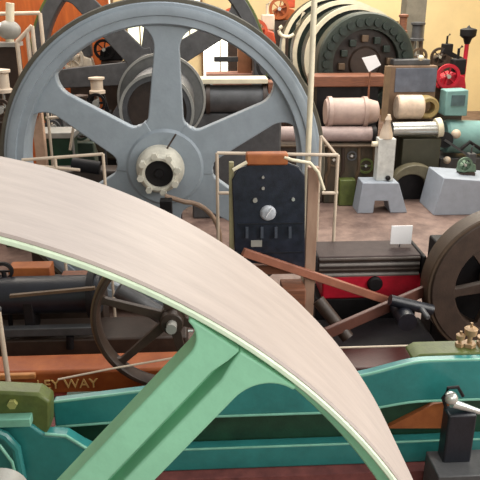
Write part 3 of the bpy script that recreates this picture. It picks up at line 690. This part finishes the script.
# ------------------------------------------------------------ LEFT MIDDLE through the wheel
yl = 10.4
def vert_machine(px0, px1, pyt, pyb, y, m1, m2, label, grp=None):
    pm = (pyt+pyb)/2; x0, x1 = P(px0, pm, y).x, P(px1, pm, y).x; zt, zb = P(px0, pyt, y).z, max(0, P(px0, pyb, y).z)
    w = x1-x0
    t = thing('vertical_engine', label, 'engine', ((x0+x1)/2, y+w/2, 0), grp)
    MB().box((x0, y, 0), (x1, y+w, zb+.12)).build('base', m2, t, bevel=.02)
    xm = (x0+x1)/2
    for s in (-1, 1): MB().beam((xm+s*w*.38, y+w/2, zb+.12), (xm+s*w*.18, y+w/2, zb+(zt-zb)*.62), .07, .07).build('leg', m2, t)
    MB().lathe((xm, y+w/2, zb+(zt-zb)*.6), (0, 0, 1), [(0, 0), (w*.34, 0), (w*.34, .05), (w*.26, .07), (w*.26, (zt-zb)*.32), (w*.34, (zt-zb)*.34), (w*.34, (zt-zb)*.38), (w*.08, (zt-zb)*.4), (0, (zt-zb)*.4)], 28).build('cylinder', m1, t)
    MB().cyl((xm, y+w/2, zb+.2), (xm, y+w/2, zb+(zt-zb)*.62), .03).build('piston_rod', silver, t)
    c = Vector((xm, y-.06, zb+.32))
    fw = MB().lathe(c, Y, [(w*.3, 0), (w*.4, 0), (w*.4, .06), (w*.3, .06)], 28, closed=True).build('flywheel', m2, t)
    MB().beam(c+Vector((-w*.32, .03, 0)), c+Vector((w*.32, .03, 0)), .04, .04).build('spoke', m2, fw)
    MB().cyl(c-Y*.03, c+Y*(.1), .06).build('hub', silver, fw)
    return t
vert_machine(40, 62, 74, 148, 10.6, black, dgrey, 'black vertical engine seen through the left of the grey flywheel')
vert_machine(68, 92, 96, 150, 10.9, brown, mat('greenish_iron', (58, 70, 58), .5), 'brown vertical engine right of the black one, inside the grey wheel')
vert_machine(84, 108, 78, 120, 12.4, creamp, black, 'cream and black vertical engine farther back inside the grey wheel')
vert_machine(-14, 14, 70, 130, 10.6, creamp, brown, 'cream vertical engine at the far left edge')
t = thing('wooden_post', 'tall pinkish cream post left of the black vertical engine', 'post', (P(32, 120, 9.6).x, 9.6, 0))
MB().box((P(27, 80, 9.6).x, 9.6, 0), (P(38, 80, 9.6).x, 9.72, P(32.5, 80, 9.6).z)).build('post', mat('pink_cream_paint', (204, 168, 142), .6, var=.15), t, bevel=.01)
MB().beam(P(30, 132, 9.58), P(42, 104, 9.58), .06, .04).build('brace', woodo, t)
t = thing('workbench', 'dark green bench below the vertical engines at left', 'bench', (P(55, 140, 9.8).x, 10, 0))
MB().box((P(34, 134.5, 9.8).x, 9.8, P(54, 136, 9.8).z-.04), (P(74, 134.5, 9.8).x, 10.3, P(54, 133, 9.8).z)).build('top', lgrey, t, bevel=.008)
MB().box((P(37, 136, 9.8).x, 9.85, .12), (P(71, 136, 9.8).x, 10.25, P(54, 136, 9.8).z-.04)).build('cabinet', teal_dark, t, bevel=.01)
for a in (36, 71):
    MB().box((P(a, 136, 9.8).x, 9.82, 0), (P(a+2, 140, 9.8).x, 9.87, P(55, 136, 9.8).z-.04)).build('leg', lgrey, t)
railing('pipe_railing', 'cream pipe frame standing before the dark green bench', [[(46, 150), (45, 88)], [(70, 150), (77, 104)], [(46, 118), (74, 116)]], 9.5, .02)
t = thing('round_tank', 'dark olive round tank low inside the left of the grey flywheel', 'tank', (P(113, 145, 9.6).x, 9.8, 0))
MB().cyl(P(112, 144, 9.4), P(112, 144, 9.4)+Y*.7, .24, n=32, bev=.03).build('tank', mat('dark_khaki_iron', (66, 58, 44), .5), t)
MB().box((P(104, 152, 9.4).x, 9.45, 0), (P(120, 152, 9.4).x, 10.0, P(112, 152, 9.4).z)).build('stand', black, t)
t = thing('bright_spot', 'small bright white lamp inside the left of the grey flywheel', 'spot', (P(104, 128, 9.3).x, 9.3, 0))
MB().ball(P(104, 128, 9.3), .06).build('globe', white, t)  # white globe stands in for a bright spot
MB().cyl((P(104, 131, 9.3).x, 9.3, 0), P(104, 131, 9.3), .018).build('stem', dgrey, t)
MB().cyl((P(104, 128, 9.3).x, 9.3, 0), (P(104, 128, 9.3).x, 9.3, .03), .12).build('foot', dgrey, t)
t = thing('machine_bed', 'low brown machine bed along the floor behind the grey flywheel at left', 'machine bed', (P(80, 165, 9.0).x, 9, 0))
MB().box((P(20, 172, 8.7).x, 8.75, 0), (P(150, 172, 8.7).x, 9.1, P(85, 172, 8.7).z)).build('bed', brown, t, bevel=.03)
MB().cyl(P(72, 164, 8.75), P(100, 168, 8.75), .09, n=20).build('roller', black, t)
# far machines on the left inside wheel
vert_machine(112, 128, 34, 75, 16.5, brown, black, 'dark vertical engine far back in front of the bright windows')
vert_machine(150, 168, 10, 60, 18.5, olive, brown, 'olive vertical engine far back between the windows')
small_engine(82, 70, 14.3, .8, mat('light_cream_enamel', (214, 200, 180), .5), dgrey, 'pale cream engine before the orange boards inside the grey wheel')
small_engine(112, 60, 14.35, .7, black, cream, 'black engine with white hopper right of the pale cream engine')

vert_machine(397, 411, 14, 62, 14.99, wood, brown, 'brown copper vertical engine right beside the dark alternator')
vert_machine(409, 430, 22, 70, 16.3, dgrey, bronze, 'grey vertical engine in front of the grey column')
# top-left: balcony railing and white pipe
yt = 12.0
t = railing('pipe_railing', 'pale railing with level top rail against the orange boards at top left', [[(-10, 14), (40, 13)], [(40, 50), (40, 13)]], 12.4, .035, group=None)
t = railing('pipe_railing', 'sloping stair railing with three pale posts at top left', [[(17, 42), (32, 26)], [(19, 66), (17, 42)], [(29, 52), (27, 31)], [(37, 42), (32, 26)]], 11.4, .035, group=None)
t = thing('valve_pipe', 'white upright pipe with round valve body at the top left edge', 'valve', (P(9, 30, 11.9).x, 11.9, 0))
MB().cyl((P(10, 43, 11.9).x, 11.9, P(10, 43, 11.6).z), P(10, 3, 11.9), .07).build('pipe', cream, t)
MB().ball(P(9, 30, 11.9), .2, (1, .8, .8)).build('valve_body', lgrey, t)
MB().cyl(P(-4, 27, 11.85), P(9, 27, 11.85), .07).build('branch', white, t)
t = thing('work_shelf', 'grey shelf with dark underside at the left edge under the valve', 'shelf', (P(6, 50, 11.6).x, 11.8, 0))
MB().box((P(-20, 45, 11.6).x, 11.6, P(-1.5, 47, 11.6).z), (P(17, 45, 11.6).x, 12.0, P(-1.5, 43, 11.6).z)).build('top', lgrey, t)
MB().box((P(-20, 47, 11.6).x, 11.7, 0), (P(14, 47, 11.6).x, 12.0, P(-3, 47, 11.6).z)).build('cabinet', brown, t)
# slab of grey floor cover left, under rail

# ------------------------------------------------------------ lights
w = bpy.data.worlds.new('World'); S.world = w; w.use_nodes = True
bg = w.node_tree.nodes['Background']; bg.inputs['Color'].default_value = s2l((240, 236, 226)); bg.inputs['Strength'].default_value = .42
def area(name, loc, size, power, color, rot):
    l = bpy.data.lights.new(name, 'AREA'); l.shape = 'RECTANGLE'; l.size, l.size_y = size; l.energy = power; l.color = color
    o = bpy.data.objects.new(name, l); COL.objects.link(o); o.location = loc; o.rotation_euler = rot; return o
area('skylight_and_side_fill', (6.5, 2.5, 4.9), (3.5, 7), 620, (1, .97, .92), (0, math.radians(66), 0))  # low side panel placed to brighten the right of the belt face
area('skylight_and_side_fill', (1, 9, 8), (4, 8), 330, (.96, .98, 1), (0, 0, 0))
area('skylight_and_side_fill', (5, 16, 8), (5, 10), 1500, (1, .93, .8), (0, 0, 0))
area('skylight_and_side_fill', (-4, 15, 8), (5, 10), 900, (1, .9, .78), (0, 0, 0))

area('front_fill_light', (2, -3, 5.5), (6, 3), 170, (1, .98, .95), (math.radians(68), 0, 0))  # soft fill added behind the camera to brighten the mint faces
cam = bpy.data.cameras.new('camera'); cam.sensor_width = 36; cam.lens = F/480*36; cam.clip_end = 200
co = bpy.data.objects.new('camera', cam); COL.objects.link(co)
co.location = (0, 0, H); co.rotation_euler = (math.pi/2-PITCH, 0, -YAW); S.camera = co
S.view_settings.view_transform = 'Standard'; S.view_settings.look = 'None'; S.view_settings.gamma = 1; S.view_settings.exposure = 0
S.view_settings.use_curve_mapping = False
